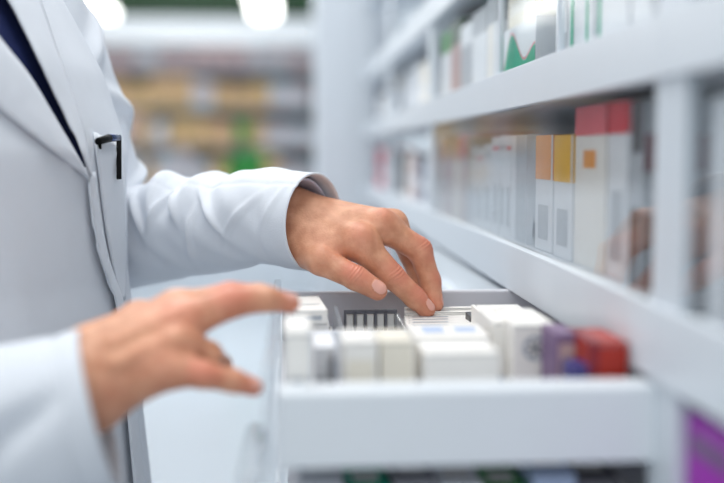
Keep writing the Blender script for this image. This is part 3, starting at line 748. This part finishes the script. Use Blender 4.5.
# ---- sleeves: rings along a path
def sleeve(name, path, radii, fold, nseg, nring, m, parent, label=None, inward=.03, squash=None):
    P = [Vector(p) for p in path]; d = [0]
    for a, b in zip(P[:-1], P[1:]): d.append(d[-1]+(b-a).length)
    L_ = d[-1]
    from mathutils import geometry
    pts = []
    cr = []
    for k in range(nring+1):
        s = L_*k/nring; i = max(0, min(len(P)-2, int(np.searchsorted(d, s, 'right')-1)))
        t = (s-d[i])/(d[i+1]-d[i])
        p0, p1, p2, p3 = P[max(i-1, 0)], P[i], P[i+1], P[min(i+2, len(P)-1)]
        m1 = (p2-p0)*.5; m2 = (p3-p1)*.5
        cr.append(p1*(2*t**3-3*t*t+1)+m1*(t**3-2*t*t+t)+p2*(-2*t**3+3*t*t)+m2*(t**3-t*t))
    V = []; F = []
    def ringpts(k, c, tan, shrink=0):
        u = Vector((0, 0, 1)); u = (u-tan*u.dot(tan)).normalized(); w = tan.cross(u).normalized()   # u up, w sideways
        s = k/nring; r = float(np.interp(s*L_, d, radii)); out = []
        for i in range(nseg):
            th = 2*math.pi*i/nseg
            rr_ = r+fold(s, th)-shrink
            sq = squash(s) if squash else (1, 1)
            out.append(c+u*rr_*math.cos(th)*sq[0]+w*rr_*math.sin(th)*sq[1])
        return out
    tans = [(cr[min(k+1, nring)]-cr[max(k-1, 0)]).normalized() for k in range(nring+1)]
    for k in range(nring+1): V += ringpts(k, cr[k], tans[k])
    ext = 8
    V += [v for v in ringpts(nring, cr[-1]+tans[-1]*.0012, tans[-1], .0012)]
    for k in range(ext):                                          # turned-in hem
        kk = nring-(k+.3)*inward/ext/L_*nring
        c = cr[-1]-tans[-1]*(k*inward/ext); V += ringpts(kk, c, tans[-1], .0026)
    for k in range(nring+1+ext):
        for i in range(nseg): F.append((k*nseg+i, k*nseg+(i+1) % nseg, (k+1)*nseg+(i+1) % nseg, (k+1)*nseg+i))
    return obj(name, V, F, m, parent, True, label=label)
def g(x, w): return math.exp(-(x/w)**2)
def wrap(a): return (a+math.pi) % (2*math.pi)-math.pi
# th: 0 = up; sideways axis w = tan x up  (for an arm going right, w points towards the viewer)
def foldL(s, th):
    a = wrap(th); f = 0
    for (s0, am, wd, sk, tc, tw) in ((.617, .0095, .016, .020, .35, .95), (.700, .0085, .014, .012, .4, 1.0), (.788, .0065, .016, -.015, .35, .9), (.905, .0035, .030, -.02, .2, .8),
                                     (.645, .0085, .0075, -.040, 1.0, .45), (.675, .008, .0075, .035, 1.1, .45), (.735, .0085, .007, -.045, 1.0, .5), (.765, .007, .007, .03, 1.1, .4), (.84, .0065, .0065, .055, 1.25, .5), (.80, .006, .0065, -.03, 1.75, .5), (.90, .0045, .0055, -.06, 1.5, .45), (.955, .003, .006, -.03, 1.3, .5),
                                     (.55, .010, .018, .03, .4, 1.1), (.49, .009, .018, .04, .3, 1.1), (.43, .008, .02, .04, .4, 1.1), (.32, .009, .02, -.06, .6, 1.1), (.25, .008, .02, .07, 1.0, 1.1)):
        f += am*g(s-s0-sk*(a-tc), wd)*g(a-tc, tw)
    f -= .006*g(s-.66-.012*(a-.5), .013)*g(a-.5, .9)+.006*g(s-.745, .013)*g(a-.5, .9)+.004*g(s-.83, .016)*g(a-.5, .8)+.004*g(s-.585, .012)*g(a-.6, 1.0)
    f += .0018*math.sin(37*s+3*a)*math.sin(2*a+9*s)*(1-g(s-1, .08))+.0010*math.sin(90*s-5*a)*math.sin(3*a-20*s)*(1-g(s-1, .06))
    # long seam and cuff stitching
    f -= .0012*g(a-.62-.1*math.sin(9*s), .035)*(s > .55)
    f -= .0010*g(s-.935, .004)
    return f
ce = PY(314, 222, .985); dirn = Vector((.80, -.60, -.01)).normalized()
pe = Vector(ELL)
slL = sleeve('sleeve', [Vector(SHL)+Vector((-.02, -.02, .03)), Vector(SHL).lerp(pe, .45)+Vector((.005, .0, 0)), pe+Vector((-.004, .01, .004)), pe.lerp(ce, .4)+Vector((.0, .018, 0)), ce-dirn*.07, ce],
       [.075, .068, .060, .0545, .0475, .0490], foldL, 128, 230, M['coat'], coat)
def foldR(s, th):
    a = wrap(th); f = 0
    for (s0, am, wd, sk, tc, tw) in ((.60, .010, .03, .05, .9, .8), (.69, .009, .035, .10, 1.3, .9), (.78, .008, .04, .10, 1.6, .8), (.86, .006, .025, -.05, 1.0, .9), (.5, .009, .03, -.06, .8, .9)):
        f += am*g(s-s0-sk*(a-tc), wd)*g(a-tc, tw)
    f -= .016*g(s-.74-.09*(a-1.3), .032)*g(a-1.5, .8)+.008*g(s-.87-.05*(a-1.5), .02)*g(a-1.6, .7)
    f -= .014*g(s-(.935-.085*(a-1.28)), .016)/(1+math.exp(-(a-1.15)*14))
    f -= .0025*g(s-.968, .004)
    return f
ceR = PY(99, 408, .682); eR = Vector(ELR); sR = Vector(SHR)
sleeve('sleeve', [sR+Vector((0, .01, .03)), sR.lerp(eR, .5)+Vector((-.01, -.01, 0)), eR+Vector((-.005, 0, -.0)), eR.lerp(ceR, .45)+Vector((0, 0, -.006)), ceR-Vector((.05, .006, .012)), ceR],
       [.075, .070, .066, .062, .0575, .0555], foldR, 96, 150, M['coat'], coat)
# lilac shirt cuff inside the far sleeve
sleeve('shirt_cuff', [ce-dirn*.09, ce-dirn*.045, ce-dirn*.011], [.040, .041, .0425], lambda s, th: .0006*math.sin(5*th+8*s), 72, 16, M['cuff_in'], person, label='pale lilac shirt cuff inside the far sleeve')
# trousers and shoes
def w3(u, l, z):
    xy = C0+DV*u+LV*l; return Vector((xy[0], xy[1], CZ+z))
for sgn in (1, -1):
    sleeve('trouser_leg', [w3(-.02, .085*sgn, -.36), w3(-.01, .095*sgn, -.6), w3(0, .1*sgn, -.8), w3(-.03, .1*sgn, -1.05), w3(-.03, .1*sgn, -1.2)], [.105, .095, .08, .075, .08],
           lambda s, th: .003*math.sin(14*s+2*th), 40, 40, M['trouser'], person)
    mbv = []; mbf = []
    n = 24
    prof = [(-.085, .030, .06), (-.07, .038, .075), (-.03, .042, .095), (.02, .042, .09), (.06, .046, .065), (.11, .048, .05), (.15, .042, .042), (.175, .028, .034), (.183, .012, .02)]
    for (u, hw, hh) in prof:
        for i in range(n):
            t = 2*math.pi*i/n; zz = max(0, .5+.5*math.sin(t))*hh
            mbv.append(w3(u, .1*sgn+hw*math.cos(t)*(1 if zz > .004 else .95), -CZ+zz+.001))
    for k in range(len(prof)-1):
        for i in range(n): mbf.append((k*n+i, k*n+(i+1) % n, (k+1)*n+(i+1) % n, (k+1)*n+i))
    mbf += [tuple(range(n)), tuple((len(prof)-1)*n+i for i in range(n))]
    obj('shoe', mbv, mbf, M['shoe'], person, True)
# ---- pen clipped to the chest pocket
p0 = torso_hit(119, 136, .009); p1 = torso_hit(119, 179, .009)
pen = empty('pen', p0, 'black pen clipped to chest pocket of the white coat', 'pen')
ax = (p1-p0).normalized(); nx = RT.copy()
def slab(a, b, hw, th, nrm):
    d = (b-a).normalized(); s = d.cross(nrm).normalized(); nn = s.cross(d).normalized(); v = []
    for c in (a, b):
        for (i, j) in ((-1, -1), (1, -1), (1, 1), (-1, 1)): v.append(c+s*hw*i+nn*th*j)
    bm = bmesh.new(); vs = [bm.verts.new(x) for x in v]
    for f in ((3, 2, 1, 0), (4, 5, 6, 7), (0, 1, 5, 4), (1, 2, 6, 5), (2, 3, 7, 6), (3, 0, 4, 7)): bm.faces.new([vs[i] for i in f])
    bmesh.ops.bevel(bm, geom=bm.edges[:], offset=min(hw, th)*.45, segments=3, profile=.5, affect='EDGES'); bm.verts.index_update()
    r = ([x.co.copy() for x in bm.verts], [[x.index for x in f.verts] for f in bm.faces]); bm.free(); return r
V, F = slab(p0, p1, .0023, .0012, -FW); obj('clip', V, F, M['black'], pen, True)
q0 = torso_hit(98, 141.5, .010); q1 = torso_hit(109, 138, .010); q2 = torso_hit(118, 137.5, .010)
mb = MB(); mb.cyl(q0, q1, .0034, 0, 20, .0038); mb.build('cap', M['black'], pen, True)
mb = MB(); mb.cyl(q1, q2, .0037, 0, 20, .0036); mb.build('band', M['steel'], pen, True, label='dark blue metal band')
mb = MB(); b0 = torso_hit(99, 142, .0045); b1 = torso_hit(100, 149, .0040); mb.cyl(b0, b1, .0022, 0, 16, .0015); mb.build('barrel', M['black'], pen, True)
# ------------------------------------------------------------------ light
w = bpy.data.worlds.new('world'); S.world = w; w.use_nodes = True
bg = w.node_tree.nodes['Background']; bg.inputs[0].default_value = (.89, .95, .98, 1); bg.inputs[1].default_value = .56
def area(name, loc, target, size, power, col=(1, 1, 1), sy=None):
    l = bpy.data.lights.new(name, 'AREA'); l.energy = power; l.size = size; l.color = col
    if sy: l.shape = 'RECTANGLE'; l.size_y = sy
    o = bpy.data.objects.new(name, l); COL.objects.link(o); o.location = loc
    o.rotation_euler = (Vector(target)-Vector(loc)).to_track_quat('-Z', 'Y').to_euler(); return o
area('ceiling_panel_lamp', (-.15, 1.25, 2.85), (-.05, 1.1, 1), .9, 32, (1, .985, .96), 2.2)
area('added_shelf_fill', (-.45, 2.3, 1.9), (.3, 1.0, 1.25), .7, 3.5, (1, .99, .97))  # added fill that lifts the dark shelf interior, no fixture there
area('added_front_fill', (-.1, -.7, 1.75), (.15, .7, 1.15), .9, 5, (.97, .99, 1))  # added fill from near the camera for drawer front and hand
area('added_aisle_fill', (-.9, .1, 2.6), (.2, 1.0, 1.1), 1.2, 6, (.95, .98, 1))  # extra fill added from the upper left, not a room fixture
area('far_lamp', (-1.2, 6.0, 2.7), (-1.2, 7.5, 0), 2.5, 62, (1, 1, 1))
area('mid_lamp', (-.6, 3.2, 2.7), (-.5, 3.2, 0), 1.6, 26, (.96, .98, 1))
S.view_settings.view_transform = 'Standard'; S.view_settings.look = 'None'
S.view_settings.exposure = 0; S.view_settings.gamma = 1
S.cycles.use_denoising = True
S.cycles.max_bounces = 10; S.cycles.transparent_max_bounces = 24
